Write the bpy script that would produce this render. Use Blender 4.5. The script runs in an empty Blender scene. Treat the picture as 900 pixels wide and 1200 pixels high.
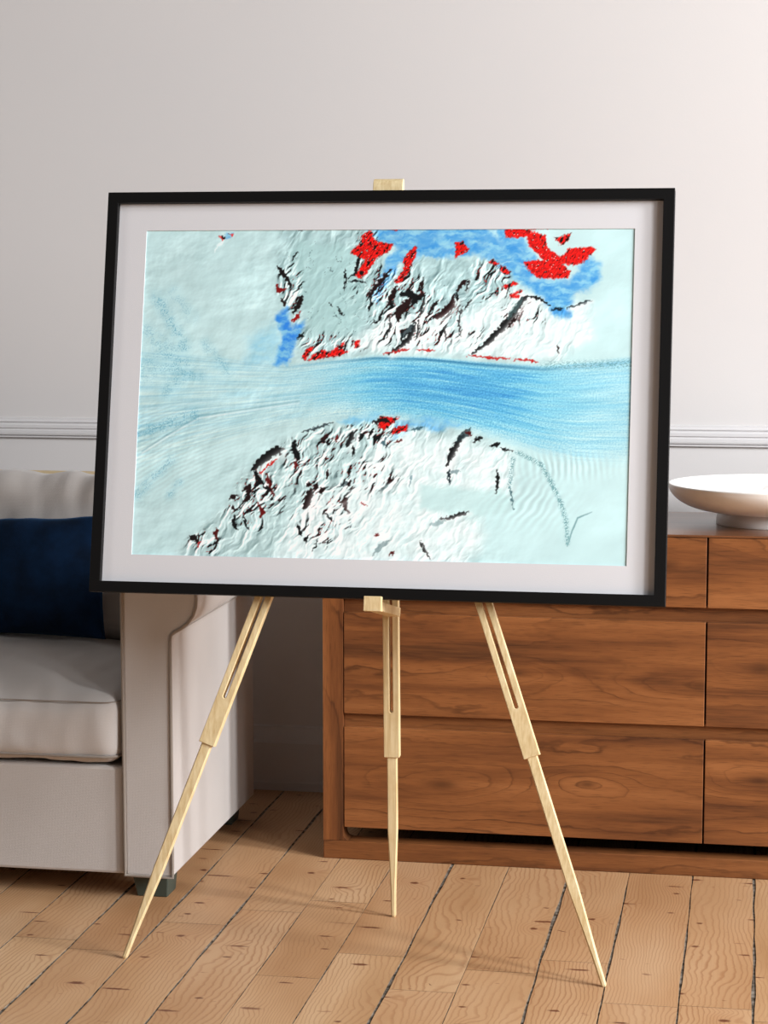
import bpy, bmesh, math, random
import numpy as np
from mathutils import Vector, Matrix
random.seed(7)
sc = bpy.context.scene
COL = sc.collection
CAM_H = 1.18
# ------------------------------------------------------------------ helpers
def lin(r, g, b):
    f = lambda c: c/12.92 if c <= .04045 else ((c+.055)/1.055)**2.4
    return (f(r/255), f(g/255), f(b/255), 1.0)
def empty(name, loc, label=None, cat=None, group=None):
    o = bpy.data.objects.new(name, None); COL.objects.link(o); o.location = loc
    o.empty_display_size = .05
    if label: o['label'] = label
    if cat: o['category'] = cat
    if group: o['group'] = group
    return o
def root_loc(p):
    v = Vector((0, 0, 0))
    while p is not None: v += p.location; p = p.parent
    return v
def link(name, me, mat, parent=None, smooth=False, seed=0.0, autosmooth=None):
    """mesh data is in world coordinates; children get the offset of their parents taken off"""
    o = bpy.data.objects.new(name, me); COL.objects.link(o)
    if mat is not None and not me.materials: me.materials.append(mat)
    if parent is not None:
        # every parent sits unrotated, so a plain offset is enough
        o.parent = parent; o.location = -root_loc(parent)
    if smooth:
        for p in me.polygons: p.use_smooth = True
    o['seed'] = float(seed)
    return o
def bm_obj(name, bm, mat, parent=None, smooth=False, seed=0.0, bevel=0.0, segs=2):
    bmesh.ops.recalc_face_normals(bm, faces=bm.faces)
    me = bpy.data.meshes.new(name); bm.to_mesh(me); bm.free()
    o = link(name, me, mat, parent, smooth, seed)
    if bevel:
        m = o.modifiers.new('Bevel', 'BEVEL'); m.width = bevel; m.segments = segs; m.limit_method = 'ANGLE'; m.angle_limit = math.radians(40)
        if smooth is False:
            for p in me.polygons: p.use_smooth = False
        m.harden_normals = False
    return o
def add_box(bm, x0, x1, y0, y1, z0, z1, M=None):
    v = [Vector((x, y, z)) for x in (x0, x1) for y in (y0, y1) for z in (z0, z1)]
    if M is not None: v = [M @ p for p in v]
    b = [bm.verts.new(p) for p in v]
    for f in ((0,1,3,2), (4,6,7,5), (0,4,5,1), (2,3,7,6), (0,2,6,4), (1,5,7,3)):
        bm.faces.new([b[i] for i in f])
def add_prism(bm, pts, a0, a1, axis='y', M=None):
    """pts: closed outline in the two other axes, pushed from a0 to a1 along axis"""
    def P(p, a):
        q = {'y': (p[0], a, p[1]), 'x': (a, p[0], p[1]), 'z': (p[0], p[1], a)}[axis]
        q = Vector(q)
        return M @ q if M is not None else q
    A = [bm.verts.new(P(p, a0)) for p in pts]; B = [bm.verts.new(P(p, a1)) for p in pts]
    n = len(pts)
    for i in range(n):
        bm.faces.new((A[i], A[(i+1) % n], B[(i+1) % n], B[i]))
    bm.faces.new(A); bm.faces.new(B[::-1])
def tube(name, pts, r, mat, parent=None, closed=False, sides=8, seed=0.0, taper=None):
    bm = bmesh.new(); n = len(pts); rings = []
    pts = [Vector(p) for p in pts]
    up = None
    for i, p in enumerate(pts):
        a = pts[(i-1) % n] if (closed or i > 0) else p
        b = pts[(i+1) % n] if (closed or i < n-1) else p
        t = (b-a).normalized()
        if up is None:
            up = t.orthogonal().normalized()
        up = (up - t*up.dot(t)).normalized(); s = t.cross(up)
        rr = r*(taper(i/(n-1)) if taper else 1)
        rings.append([bm.verts.new(p + (up*math.cos(k*2*math.pi/sides) + s*math.sin(k*2*math.pi/sides))*rr) for k in range(sides)])
    for i in range(n if closed else n-1):
        A, B = rings[i], rings[(i+1) % n]
        for k in range(sides):
            bm.faces.new((A[k], A[(k+1) % sides], B[(k+1) % sides], B[k]))
    if not closed: bm.faces.new(rings[0]); bm.faces.new(rings[-1][::-1])
    return bm_obj(name, bm, mat, parent, True, seed)
def vnoise(p, s, seed=0):
    from mathutils import noise
    return noise.noise(Vector((p[0]*s+seed*3.1, p[1]*s-seed*1.7, p[2]*s+seed)))
# ------------------------------------------------------------------ node helpers
class Mat:
    def __init__(self, name, rough=.5, spec=.5, base=None, **kw):
        self.m = bpy.data.materials.new(name); self.m.use_nodes = True
        self.t = self.m.node_tree; self.n = self.t.nodes
        self.b = self.n['Principled BSDF']
        self.b.inputs['Roughness'].default_value = rough
        self.b.inputs['Specular IOR Level'].default_value = spec
        if base: self.b.inputs['Base Color'].default_value = base
        for k, v in kw.items(): self.b.inputs[k.replace('_', ' ')].default_value = v
    def node(self, typ, **kw):
        n = self.n.new(typ)
        for k, v in kw.items(): setattr(n, k, v)
        return n
    def put(self, sock, v):
        if isinstance(v, bpy.types.NodeSocket): self.t.links.new(v, sock)
        else: sock.default_value = v
    def math(self, op, a, b=0.0, c=0.0, clamp=False):
        n = self.node('ShaderNodeMath', operation=op, use_clamp=clamp)
        for i, v in enumerate((a, b, c)): self.put(n.inputs[i], v)
        return n.outputs[0]
    def add(self, *a):
        r = a[0]
        for x in a[1:]: r = self.math('ADD', r, x)
        return r
    def mul(self, *a):
        r = a[0]
        for x in a[1:]: r = self.math('MULTIPLY', r, x)
        return r
    def sub(self, a, b): return self.math('SUBTRACT', a, b)
    def xyz(self, vec):
        n = self.node('ShaderNodeSeparateXYZ'); self.put(n.inputs[0], vec); return n.outputs[0], n.outputs[1], n.outputs[2]
    def vec(self, x, y, z):
        n = self.node('ShaderNodeCombineXYZ')
        for i, v in enumerate((x, y, z)): self.put(n.inputs[i], v)
        return n.outputs[0]
    def noise(self, vec, scale=1.0, detail=2.0, rough=.5, dist=0.0):
        n = self.node('ShaderNodeTexNoise'); self.put(n.inputs['Vector'], vec)
        n.inputs['Scale'].default_value = scale; n.inputs['Detail'].default_value = detail
        n.inputs['Roughness'].default_value = rough; n.inputs['Distortion'].default_value = dist
        return n.outputs['Fac']
    def ramp(self, fac, stops, interp='LINEAR'):
        n = self.node('ShaderNodeValToRGB'); self.put(n.inputs[0], fac); cr = n.color_ramp; cr.interpolation = interp
        while len(cr.elements) < len(stops): cr.elements.new(.5)
        for e, (p, c) in zip(cr.elements, stops):
            e.position = p; e.color = c if len(c) == 4 else (*c, 1)
        return n.outputs[0]
    def mrange(self, v, a, b, c=0.0, d=1.0, smooth=False):
        n = self.node('ShaderNodeMapRange'); n.clamp = True
        if smooth: n.interpolation_type = 'SMOOTHSTEP'
        for i, x in enumerate((v, a, b, c, d)): self.put(n.inputs[i], x)
        return n.outputs[0]
    def mix(self, fac, a, b, blend='MIX'):
        n = self.node('ShaderNodeMix', data_type='RGBA', blend_type=blend)
        self.put(n.inputs[0], fac); self.put(n.inputs[6], a); self.put(n.inputs[7], b)
        return n.outputs[2]
    def attr(self, name, typ='OBJECT', out='Fac'):
        n = self.node('ShaderNodeAttribute', attribute_type=typ, attribute_name=name); return n.outputs[out]
    def pos(self):     # object coordinates: meshes are modelled in room metres
        return self.node('ShaderNodeTexCoord').outputs['Object']
    def bump(self, h, strength=.3, dist=.002):
        n = self.node('ShaderNodeBump'); n.inputs['Strength'].default_value = strength; n.inputs['Distance'].default_value = dist
        self.put(n.inputs['Height'], h); self.t.links.new(n.outputs[0], self.b.inputs['Normal'])
    def color(self, c): self.put(self.b.inputs['Base Color'], c)
# ------------------------------------------------------------------ materials
def mat_wall():
    m = Mat('wall_paint', .75, .25); p = m.pos()
    n = m.noise(p, 1.3, 2); 
    x, y, z = m.xyz(p)
    m.color(m.mix(n, lin(207, 203, 202), lin(214, 210, 208)))
    m.bump(m.noise(p, 260, 3, .6), .12, .001)
    return m.m
def mat_trim():
    m = Mat('trim_paint', .5, .4); m.color(m.mix(m.noise(m.pos(), 3, 2), lin(207, 204, 204), lin(213, 210, 210)))
    return m.m
def wood_grain(m, u, v, w, k, warp, uf, vf, seed, detail=3.0):
    """contour lines of a stretched field: u runs along the grain, v across it"""
    n1 = m.noise(m.vec(m.add(m.mul(u, uf), m.mul(seed, 7.3)), m.mul(v, vf), m.add(w, seed)), 1.0, detail, .5)
    return m.add(m.mul(v, k), m.mul(n1, warp))
def mat_walnut(name, along='x', knots=False, dull=1.0):
    m = Mat(name, .42, .4); p = m.pos(); x, y, z = m.xyz(p); s = m.attr('seed')
    if along == 'x': u, v, w = x, z, y
    elif along == 'z': u, v, w = z, x, y
    else: u, v, w = x, y, z        # the top, grain along the chest
    f = m.add(wood_grain(m, u, v, w, 24, 6.5, 1.1, 5.5, s), m.mul(m.noise(m.vec(m.mul(u, 9), m.mul(v, 30), s), 1.0, 3, .55), 1.1))
    if knots:
        for nm, (a, b, amp) in (('knot_a', (.17, .042, 3.6)), ('knot_b', (.09, .026, -2.6))):
            kx, ky, kz = m.xyz(m.attr(nm, 'OBJECT', 'Vector'))
            ex = m.math('POWER', m.math('DIVIDE', m.sub(x, kx), a), 2); ez = m.math('POWER', m.math('DIVIDE', m.sub(z, kz), b), 2)
            g = m.math('POWER', 2.718, m.mul(m.add(ex, ez), -1.0))
            f = m.add(f, m.mul(g, amp))
    fr = m.math('FRACT', f)
    line = m.add(m.mul(m.mrange(fr, .84, .95, 0, .75, True), m.mrange(fr, 1.0, .955, 0, 1)), m.mrange(fr, .2, .95, 0, .25))    # late wood: a soft rise, then a thin dark line
    fib = m.noise(m.vec(m.mul(u, 5), m.mul(v, 210), m.mul(w, 5)), 1.0, 4, .6)
    pore = m.noise(m.vec(m.mul(u, 28), m.mul(v, 650), m.mul(w, 30)), 1.0, 2, .5)
    tone = m.add(m.mul(m.noise(m.vec(m.add(m.mul(u, 1.5), m.mul(s, 3.1)), m.mul(v, 19), s), 1.0, 4, .6), .72), m.mul(m.noise(m.vec(m.mul(f, .55), m.mul(s, 2.0), 0.0), 1.0, 2), .28))
    c = m.ramp(tone, [(.34, lin(72*dull, 41*dull, 22*dull)), (.44, lin(108*dull, 63*dull, 34*dull)), (.52, lin(133*dull, 81*dull, 44*dull)), (.65, lin(158*dull, 101*dull, 59*dull))])
    c = m.mix(m.mul(m.mrange(fib, .35, .7), .38), c, lin(145*dull, 90*dull, 50*dull))
    lv = m.mrange(m.noise(m.vec(m.mul(u, 2.2), m.mul(v, 13), m.add(s, 5)), 1.0, 2), .36, .64, .05, .70)
    c = m.mix(m.mul(line, lv), c, lin(62*dull, 32*dull, 17*dull))
    if knots:
        for nm, a, b in (('knot_a', .026, .010), ('knot_b', .016, .006)):
            kx, ky, kz = m.xyz(m.attr(nm, 'OBJECT', 'Vector'))
            ex = m.math('POWER', m.math('DIVIDE', m.sub(x, kx), a), 2); ez = m.math('POWER', m.math('DIVIDE', m.sub(z, kz), b), 2)
            g = m.math('POWER', 2.718, m.mul(m.add(ex, ez), -1.0))
            c = m.mix(m.mul(g, .62), c, lin(60*dull, 32*dull, 18*dull))
    c = m.mix(m.mrange(pore, .54, .72, 0, .5), c, lin(66*dull, 38*dull, 20*dull))
    m.color(c); m.bump(fib, .10, .001)
    m.put(m.b.inputs['Roughness'], m.mrange(tone, .3, .7, .46, .36))
    return m.m
def mat_top():
    m = Mat('walnut_top', .30, .55); p = m.pos(); x, y, z = m.xyz(p)
    f = wood_grain(m, x, y, z, 26, 4.0, 1.2, 5.0, m.attr('seed'))
    fr = m.math('FRACT', f); line = m.mrange(fr, .5, .95, 0, 1, True)
    tone = m.noise(m.vec(m.mul(x, 1.5), m.mul(y, 14), 0.0), 1.0, 4)
    c = m.ramp(tone, [(.3, lin(88, 52, 32)), (.7, lin(138, 88, 54))])
    c = m.mix(m.mul(line, .45), c, lin(84, 46, 28)); m.color(c)
    m.b.inputs['Coat Weight'].default_value = .35; m.b.inputs['Coat Roughness'].default_value = .22
    return m.m
def mat_pine_light():
    m = Mat('easel_wood', .55, .35); p = m.pos(); x, y, z = m.xyz(p)
    fib = m.noise(m.vec(m.mul(x, 160), m.mul(y, 160), m.mul(z, 7)), 1.0, 4, .6)
    blot = m.noise(p, 22, 3, .6)
    c = m.ramp(fib, [(.3, lin(205, 176, 128)), (.5, lin(222, 198, 152)), (.7, lin(234, 213, 171))])
    c = m.mix(m.mrange(blot, .5, .75, 0, .45), c, lin(200, 166, 112))
    m.color(c); m.bump(fib, .12, .0008)
    return m.m
def mat_floor():
    m = Mat('pine_boards', .48, .35); p = m.pos(); x, y, z = m.xyz(p)
    a = m.node('ShaderNodeAttribute', attribute_type='GEOMETRY', attribute_name='board')
    r1, r2, r3 = m.xyz(a.outputs['Vector'])
    sd = m.mul(r1, 37.0)
    # slow field stretched down the board; its contours are the growth rings
    n1 = m.noise(m.vec(m.add(m.mul(x, 7.0), sd), m.add(m.mul(y, 2.6), sd), sd), 1.0, 2, .45)
    n2 = m.noise(m.vec(m.add(m.mul(x, 10.0), sd), m.mul(y, 24.0), sd), 1.0, 2, .5)
    f = m.add(m.mul(x, m.mrange(r2, 0, 1, 70, 150)), m.mul(n1, 11.0), m.mul(n2, 1.3))
    # knots: sparse cells, wider than long
    vo = m.node('ShaderNodeTexVoronoi', feature='F1'); vo.inputs['Randomness'].default_value = .9
    m.put(vo.inputs['Vector'], m.vec(m.add(m.mul(x, 9.5), sd), m.add(m.mul(y, 8.5), sd), 0.0)); vo.inputs['Scale'].default_value = 1.0
    d = vo.outputs['Distance']; cr, cg, cb = m.xyz(vo.outputs['Color'])
    px, py, pz = m.xyz(vo.outputs['Position'])
    dx = m.sub(m.add(m.mul(x, 9.5), sd), px); dy = m.sub(m.add(m.mul(y, 8.5), sd), py)
    kd = m.math('SQRT', m.add(m.math('POWER', m.mul(dx, m.mrange(cg, 0, 1, .35, 2.4)), 2), m.math('POWER', m.mul(dy, m.mrange(cb, 0, 1, 2.4, 6.0)), 2)))
    keep = m.mrange(cr, .50, .54, 0, 1)
    knot = m.mul(m.mrange(m.add(kd, m.mul(m.noise(p, 60, 3), .22)), .30, .18, 0, 1, True), keep)
    halo = m.mul(m.mrange(d, .42, .05, 0, 1, True), keep)
    f = m.add(f, m.mul(halo, 2.6))
    fr = m.math('FRACT', f)
    line = m.mul(m.mrange(fr, .5, .85, 0, 1, True), m.mrange(fr, 1.0, .88, 0, 1, True))
    fib = m.noise(m.vec(m.mul(x, 260), m.mul(y, 7), sd), 1.0, 3, .6)
    tone = m.noise(m.vec(m.add(m.mul(x, 6), sd), m.mul(y, 1.6), sd), 1.0, 3)
    c = m.ramp(tone, [(.30, lin(174, 133, 93)), (.5, lin(192, 153, 113)), (.72, lin(205, 171, 134))])
    c = m.mix(m.mul(line, m.mrange(m.noise(m.vec(m.mul(x, 5), m.mul(y, 2.2), sd), 1.0, 2), .35, .65, .22, .66)), c, lin(150, 101, 64))
    c = m.mix(m.mrange(fib, .5, .8, 0, .2), c, lin(160, 116, 80))
    c = m.mix(m.mul(halo, .14), c, lin(155, 98, 60))
    c = m.mix(m.mul(r3, .30), c, lin(160, 108, 70))
    c = m.mix(m.mul(knot, .9), c, lin(96, 46, 26))
    fleck = m.noise(m.vec(m.mul(x, 26), m.mul(y, 60), sd), 1.0, 2)
    c = m.mix(m.mrange(fleck, .72, .76, 0, .5), c, lin(120, 66, 38))
    m.color(c); m.bump(m.sub(m.mul(fib, .5), m.mul(line, .4)), .15, .001)
    return m.m
def mat_gap():
    m = Mat('board_gap', .9, .1); m.color(m.ramp(m.noise(m.pos(), 60, 3), [(.35, lin(66, 56, 46)), (.65, lin(140, 130, 118))])); return m.m
def mat_fabric(name, c0, c1, bump=.35, rough=.9, sheen=.25):
    m = Mat(name, rough, .2); p = m.pos(); x, y, z = m.xyz(p)
    w = m.add(m.math('SINE', m.mul(m.add(x, y), 2600)), m.math('SINE', m.mul(z, 2600)))
    n = m.noise(p, 900, 3, .6); b = m.noise(p, 9, 3, .5)
    m.color(m.mix(m.add(m.mul(b, .7), m.mul(n, .3)), c0, c1))
    m.bump(m.add(n, m.mul(w, .08)), bump, .0012)
    m.b.inputs['Sheen Weight'].default_value = sheen; m.b.inputs['Sheen Roughness'].default_value = .5
    return m.m
def mat_velvet():
    m = Mat('navy_velvet', .85, .15); p = m.pos()
    m.color(m.mix(m.mrange(m.noise(p, 14, 4, .6), .35, .7), lin(3, 20, 40), lin(6, 36, 68)))
    m.bump(m.noise(p, 500, 3, .7), .5, .001)
    m.b.inputs['Sheen Weight'].default_value = .25; m.b.inputs['Sheen Roughness'].default_value = .4
    m.b.inputs['Sheen Tint'].default_value = lin(60, 130, 190)
    return m.m
def flat(name, c, rough=.5, spec=.4, bump=0, scale=200):
    m = Mat(name, rough, spec, c)
    if bump: m.bump(m.noise(m.pos(), scale, 3), bump, .001)
    return m.m
def mat_print():
    m = Mat('glacier_print', .62, .25)
    a = m.node('ShaderNodeAttribute', attribute_type='GEOMETRY', attribute_name='ink'); m.color(a.outputs['Color'])
    return m.m
WALL, TRIM = mat_wall(), mat_trim()
WOOD_H, WOOD_V, WOOD_RAIL, WOOD_TOP = mat_walnut('walnut_drawer', 'x', True), mat_walnut('walnut_post', 'z'), mat_walnut('walnut_rail', 'x', False, .93), mat_top()
WOOD_E = mat_pine_light(); FLOOR = mat_floor(); GAP = mat_gap()
FAB = mat_fabric('sofa_linen', lin(188, 181, 176), lin(200, 193, 188)); PIPE = mat_fabric('sofa_piping', lin(138, 127, 117), lin(150, 139, 129), .2)
VEL = mat_velvet()
FRAME_M = flat('frame_black', lin(13, 12, 12), .5, .2, .15, 300); MAT_M = flat('mount_card', lin(213, 211, 213), .85, .15, .15, 600)
CERAMIC = flat('white_ceramic', lin(246, 243, 239), .28, .5, .05, 120)
DARK = flat('dark_leg_paint', lin(62, 70, 62), .5, .4); SHADE = flat('drawer_box', lin(60, 40, 28), .8, .1)
TAN = flat('back_rail_fabric', lin(212, 190, 152), .8, .2, .2, 400)
# ------------------------------------------------------------------ the glacier print, painted per vertex
def _fade(t): return t*t*t*(t*(t*6-15)+10)
def perlin(x, y, seed=0):
    x = x + seed*17.31; y = y + seed*9.77
    xi = np.floor(x).astype(np.int64); yi = np.floor(y).astype(np.int64)
    xf = x-xi; yf = y-yi
    def g(ix, iy, dx, dy):
        h = (ix*374761393 + iy*668265263 + seed*1442695041) & 0xFFFFFFFF
        h = ((h ^ (h >> 13))*1274126177) & 0xFFFFFFFF
        a = ((h ^ (h >> 16)) & 0xFFFF)/65536.0*2*np.pi
        return np.cos(a)*dx + np.sin(a)*dy
    u = _fade(xf); v = _fade(yf)
    a = g(xi, yi, xf, yf)*(1-u) + g(xi+1, yi, xf-1, yf)*u
    b = g(xi, yi+1, xf, yf-1)*(1-u) + g(xi+1, yi+1, xf-1, yf-1)*u
    return (a*(1-v)+b*v)*1.4
def fbm(x, y, o=4, seed=0, gain=.5):
    r = 0; a = 1.0
    for i in range(o):
        r = r + a*perlin(x, y, seed+i); x = x*2.03; y = y*2.03; a *= gain
    return r
def sstep(a, b, x):
    t = np.clip((x-a)/(b-a), 0, 1); return t*t*(3-2*t)
def seg_d(X, Y, a, b):
    dx, dy = b[0]-a[0], b[1]-a[1]; L = dx*dx+dy*dy+1e-9
    t = np.clip(((X-a[0])*dx+(Y-a[1])*dy)/L, 0, 1)
    return np.hypot(X-a[0]-t*dx, Y-a[1]-t*dy), t
def polyd(X, Y, P):
    """signed distance to a polygon, negative inside"""
    ins = np.zeros(X.shape, bool); D = np.full(X.shape, 1e9)
    n = len(P)
    for i in range(n):
        (x1, y1), (x2, y2) = P[i], P[(i+1) % n]
        d, _ = seg_d(X, Y, P[i], P[(i+1) % n]); D = np.minimum(D, d)
        if y1 != y2:
            c = ((y1 > Y) != (y2 > Y)) & (X < (x2-x1)*(Y-y1)/(y2-y1)+x1)
            ins ^= c
    return np.where(ins, -D, D)
def paint(X, Y):
    """X, Y: design coordinates of the print, 151..743 by 268..663; returns linear rgb"""
    A = np.array
    def mixc(C, col, m): return C*(1-m[..., None]) + A(col, float)*m[..., None]
    wx = 3.2*fbm(X/14, Y/14, 3, 11); wy = 3.2*fbm(X/14, Y/14, 3, 12)
    fx = 1.3*fbm(X/4, Y/4, 2, 13); fy = 1.3*fbm(X/4, Y/4, 2, 14)
    Xw, Yw = X+wx+fx, Y+wy+fy
    # ---- masks
    Mtop = [(318,262),(437,262),(447,320),(500,303),(560,306),(584,308),(620,350),(650,362),(692,357),(694,400),(650,427),(560,420),(450,417),(352,424),(346,390),(316,340)]
    Mbot = [(330,522),(400,503),(450,494),(500,500),(545,508),(575,518),(607,532),(609,560),(598,585),(570,600),(578,632),(556,668),(205,668),(220,640),(262,605),(288,560)]
    Wtop = [(428,392),(455,370),(500,372),(530,385),(575,352),(604,338),(630,352),(690,360),(697,400),(650,424),(600,424),(560,418),(440,416),(395,412)]
    Wbot = [(470,512),(530,520),(606,534),(606,578),(570,585),(560,600),(575,630),(552,668),(330,668),(352,610),(372,585),(420,570),(440,530)]
    mt = sstep(7, -7, polyd(Xw, Yw, Mtop)); mb = sstep(7, -7, polyd(Xw, Yw, Mbot))
    M = np.maximum(mt, mb)
    W = np.maximum(sstep(8, -8, polyd(Xw, Yw, Wtop)), sstep(14, -10, polyd(Xw, Yw, Wbot)))
    # grey shelf plateau (top left of the range)
    G = sstep(10, -10, polyd(Xw, Yw, [(340,280),(420,290),(432,350),(420,395),(360,400),(345,350),(330,300)]))
    fjord = sstep(5, -5, polyd(Xw, Yw, [(500,572),(600,578),(606,598),(560,610),(500,600)]))
    # ---- base ice
    C = np.ones(X.shape+(3,))*A([.785, .91, .915])
    lf = fbm(X/80, Y/60, 3, 3)
    C = C*(1+.05*lf[..., None])
    C = mixc(C, [.67,.82,.82], G*.85)
    C = mixc(C, [.62,.75,.76], mt*(1-W)*(1-G)*(.55+.5*fbm(X/18, Y/18, 2, 33)).clip(0, .9))
    C = mixc(C, [.70,.80,.80], (mb*(1-W))*.55)
    C = mixc(C, [.935,.99,.99], W*(.80+.35*fbm(X/22, Y/22, 3, 31)).clip(0, 1))
    C = mixc(C, [.78,.91,.91], fjord*.9)
    # gentle relief everywhere
    def grad(h):
        gy, gx = np.gradient(h); return gx, gy
    h1 = fbm(X/30, Y/24, 4, 21, .42)
    gx, gy = grad(h1)
    k = 1/np.maximum(np.abs(np.gradient(X, axis=1)).mean(), 1e-6)
    rel = (-(gx*.8+gy*.7))*k
    calm = sstep(560, 640, X)*(1-M)
    C = C*(1+(.75*rel*(1-.8*calm)*(.55+.45*fbm(X/70, Y/60, 2, 23)).clip(.15, 1))[..., None]*A([1.15, .95, .95]))
    # ---- streak flow of the main glacier
    yc = np.interp(X, [140, 330, 450, 560, 650, 750], [470, 462, 456, 462, 477, 484])
    hw = np.interp(X, [140, 250, 350, 450, 560, 650, 750], [62, 46, 36, 36, 44, 52, 60])
    up = np.interp(X, [140, 330, 400, 440, 500, 560, 640, 700, 750], [415, 432, 425, 421, 422, 427, 432, 426, 420])
    lo = np.interp(X, [140, 330, 400, 470, 520, 560, 600, 640, 680, 750], [560, 506, 496, 492, 498, 506, 518, 530, 538, 540])
    s = (Y-up)/(lo-up)                      # 0 at the upper bank, 1 at the lower
    inside = sstep(-.03, .03, s)*sstep(1.10, .86, s+.02*fbm(X/12, Y/6, 2, 47))
    st = fbm(X/90, s*26, 4, 41, .6)
    st2 = perlin(X/60, s*60, 45)
    amt = np.interp(X, [140, 300, 360, 400, 440, 480, 590, 640, 690, 750], [.08, .12, .24, .42, .66, .82, .84, .62, .42, .30])
    core = np.exp(-((s-.45+.0006*(X-520))/.42)**2)
    blue = np.clip(amt*(.62+.40*core) + .20*st*(.3+amt), 0, 1)*inside
    blue = blue*(1-sstep(470, 400, X)*(1-sstep(1.1, .55, s)))
    C = mixc(C, [.42, .77, .90], np.clip(blue*1.25, 0, 1))
    dk = np.clip((blue-.62)*2.4, 0, 1)*inside
    C = mixc(C, [.17, .50, .80], dk*(.62+.30*fbm(X/50, Y/9, 3, 49)).clip(.2, .9))
    sp = perlin(X/1.7, Y/1.5, 51)
    C = C*(1+(inside*(.30*sp*amt+.10*st2))[..., None]*A([1.6, .8, .45]))
    C = mixc(C, [.14,.36,.50], inside*np.exp(-((s-.035)/.022)**2)*np.interp(X, [140,380,430,600,660,750], [0,.1,.45,.5,.2,.1]))
    # white banks of ice running along the left part
    for (pts, w, a) in [([(158,497),(225,487),(300,480),(350,474)], .8, .10), ([(158,487),(230,478),(300,474),(400,463)], .8, .08),
                        ([(160,540),(190,520),(228,497),(260,492),(350,478)], 1.0, .22)]:
        for i in range(len(pts)-1):
            d, _ = seg_d(X, Y, pts[i], pts[i+1]); C = mixc(C, [.97,1,1], a*2.2*np.exp(-(d/w)**2))
            d, _ = seg_d(X, Y+2.6, pts[i], pts[i+1]); C = mixc(C, [.35,.55,.6], a*1.6*np.exp(-(d/w)**2))
    # sweeping fine flow lines, lower left
    r = np.hypot((X-430)*.62, Y-720)
    fl = np.sin(r*1.55+3*fbm(X/60, Y/60, 2, 61))*sstep(470, 500, Y)*sstep(330, 200, X)*sstep(625, 540, Y)
    C = C*(1+.035*fl[..., None])
    # ripples, lower right
    rp = np.sin((X*.5+Y*.35)*1.25+4*fbm(X/40, Y/30, 2, 63))*np.exp(-((X-625)/38)**2-((Y-590)/26)**2)
    rp2 = np.sin((X*.8-Y*.1)*1.1+3*fbm(X/40, Y/30, 2, 64))*np.exp(-((X-665)/45)**2-((Y-548)/13)**2)
    C = C*(1+(.07*rp+.09*rp2)[..., None])
    def box(P, pad):
        xs = [p[0] for p in P]; ys = [p[1] for p in P]
        m = (X > min(xs)-pad) & (X < max(xs)+pad) & (Y > min(ys)-pad) & (Y < max(ys)+pad)
        i = np.where(m.any(1))[0]; j = np.where(m.any(0))[0]
        if not len(i) or not len(j): return (slice(0, 1), slice(0, 1))
        return (slice(i[0], i[-1]+1), slice(j[0], j[-1]+1))
    # ---- blue patches
    def blob(P, col, a, soft=5, tex=.25):
        q_ = box(P, 22)
        m = sstep(soft, -soft, polyd(Xw[q_], Yw[q_], P))*a*(1+tex*fbm(X[q_]/16, Y[q_]/7, 3, 71))
        nn = fbm(Xw[q_]/22+Yw[q_]/40, Yw[q_]/8, 4, 77, .6)[..., None]
        cc = A(col)*(1-np.clip(.25+nn*.8, 0, .75))+A([.60,.85,.93])*np.clip(.25+nn*.8, 0, .75)
        m = np.clip(m, 0, 1)[..., None]; C[q_] = C[q_]*(1-m)+cc*m
    B = [.26, .60, .87]
    blob([(420,262),(560,262),(585,285),(612,320),(640,345),(668,372),(655,376),(640,352),(604,330),(575,306),(548,299),(520,304),(495,302),(478,310),(452,308),(460,290),(440,284)], B, .85)
    blob([(572,262),(600,262),(625,300),(640,330),(668,332),(686,300),(702,312),(702,330),(690,342),(664,345),(668,366),(650,372),(630,345),(600,310),(585,285)], B, .88)
    blob([(640,350),(672,340),(668,372),(650,374)], B, .8)
    blob([(318,372),(331,360),(337,388),(352,378),(343,410),(333,432),(319,430),(326,400)], [.18,.52,.90], .95, 4)
    blob([(286,400),(322,382),(326,430),(285,432)], [.42,.76,.92], .40, 12)
    blob([(452,300),(470,300),(448,345),(440,360),(432,350)], [.28,.62,.9], .7, 3)
    blob([(396,498),(420,492),(450,488),(440,500),(410,503)], [.40,.74,.92], .6, 4)
    blob([(468,497),(500,492),(545,500),(520,508),(488,506),(464,520)], [.30,.66,.92], .6, 4)
    blob([(252,272),(262,273),(258,282),(250,280)], B, .8, 2)
    # white marbling in the blue at the top
    mar = sstep(.25, .8, perlin(Xw/20+Y/30, Yw/6, 75))*sstep(6, -6, polyd(X, Y, [(540,262),(600,262),(640,340),(600,330),(560,300)]))
    C = mixc(C, [.80,.93,.93], .6*mar)
    # speckled bands, left
    for a_, b_, w, al in [((170,352),(207,412),7,.55),((158,392),(222,446),10,.35),((232,408),(262,440),6,.4),((185,465),(208,445),7,.35),
                          ((152,516),(222,494),7,.65),((155,590),(196,548),6,.45),((196,590),(208,574),4,.5),((155,440),(190,432),16,.35),((190,345),(214,376),7,.25)]:
        d, _ = seg_d(X, Y, a_, b_)
        m = np.exp(-(d/w)**2)*sstep(.0, .5, perlin(X/1.6, Y/1.5, 81)+.15)*al*sstep(-.6, .2, fbm(X/9, Y/9, 2, 83))
        C = mixc(C, [.25,.56,.68], m)
        C = mixc(C, [.50,.79,.88], .24*al*np.exp(-(d/(w*1.4))**2))
    # ---- mountain relief: ridged noise, lit from the lower right
    hx, hy = X*.84+Y*.54, -X*.54+Y*.84
    wq = 7*fbm(X/30, Y/30, 3, 90)
    def ridge(a, b, sd, o=4, g=.5): return 1-np.abs(fbm((hx+wq)/a, (hy+wq*.4)/b, o, sd, g))*1.7
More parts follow.
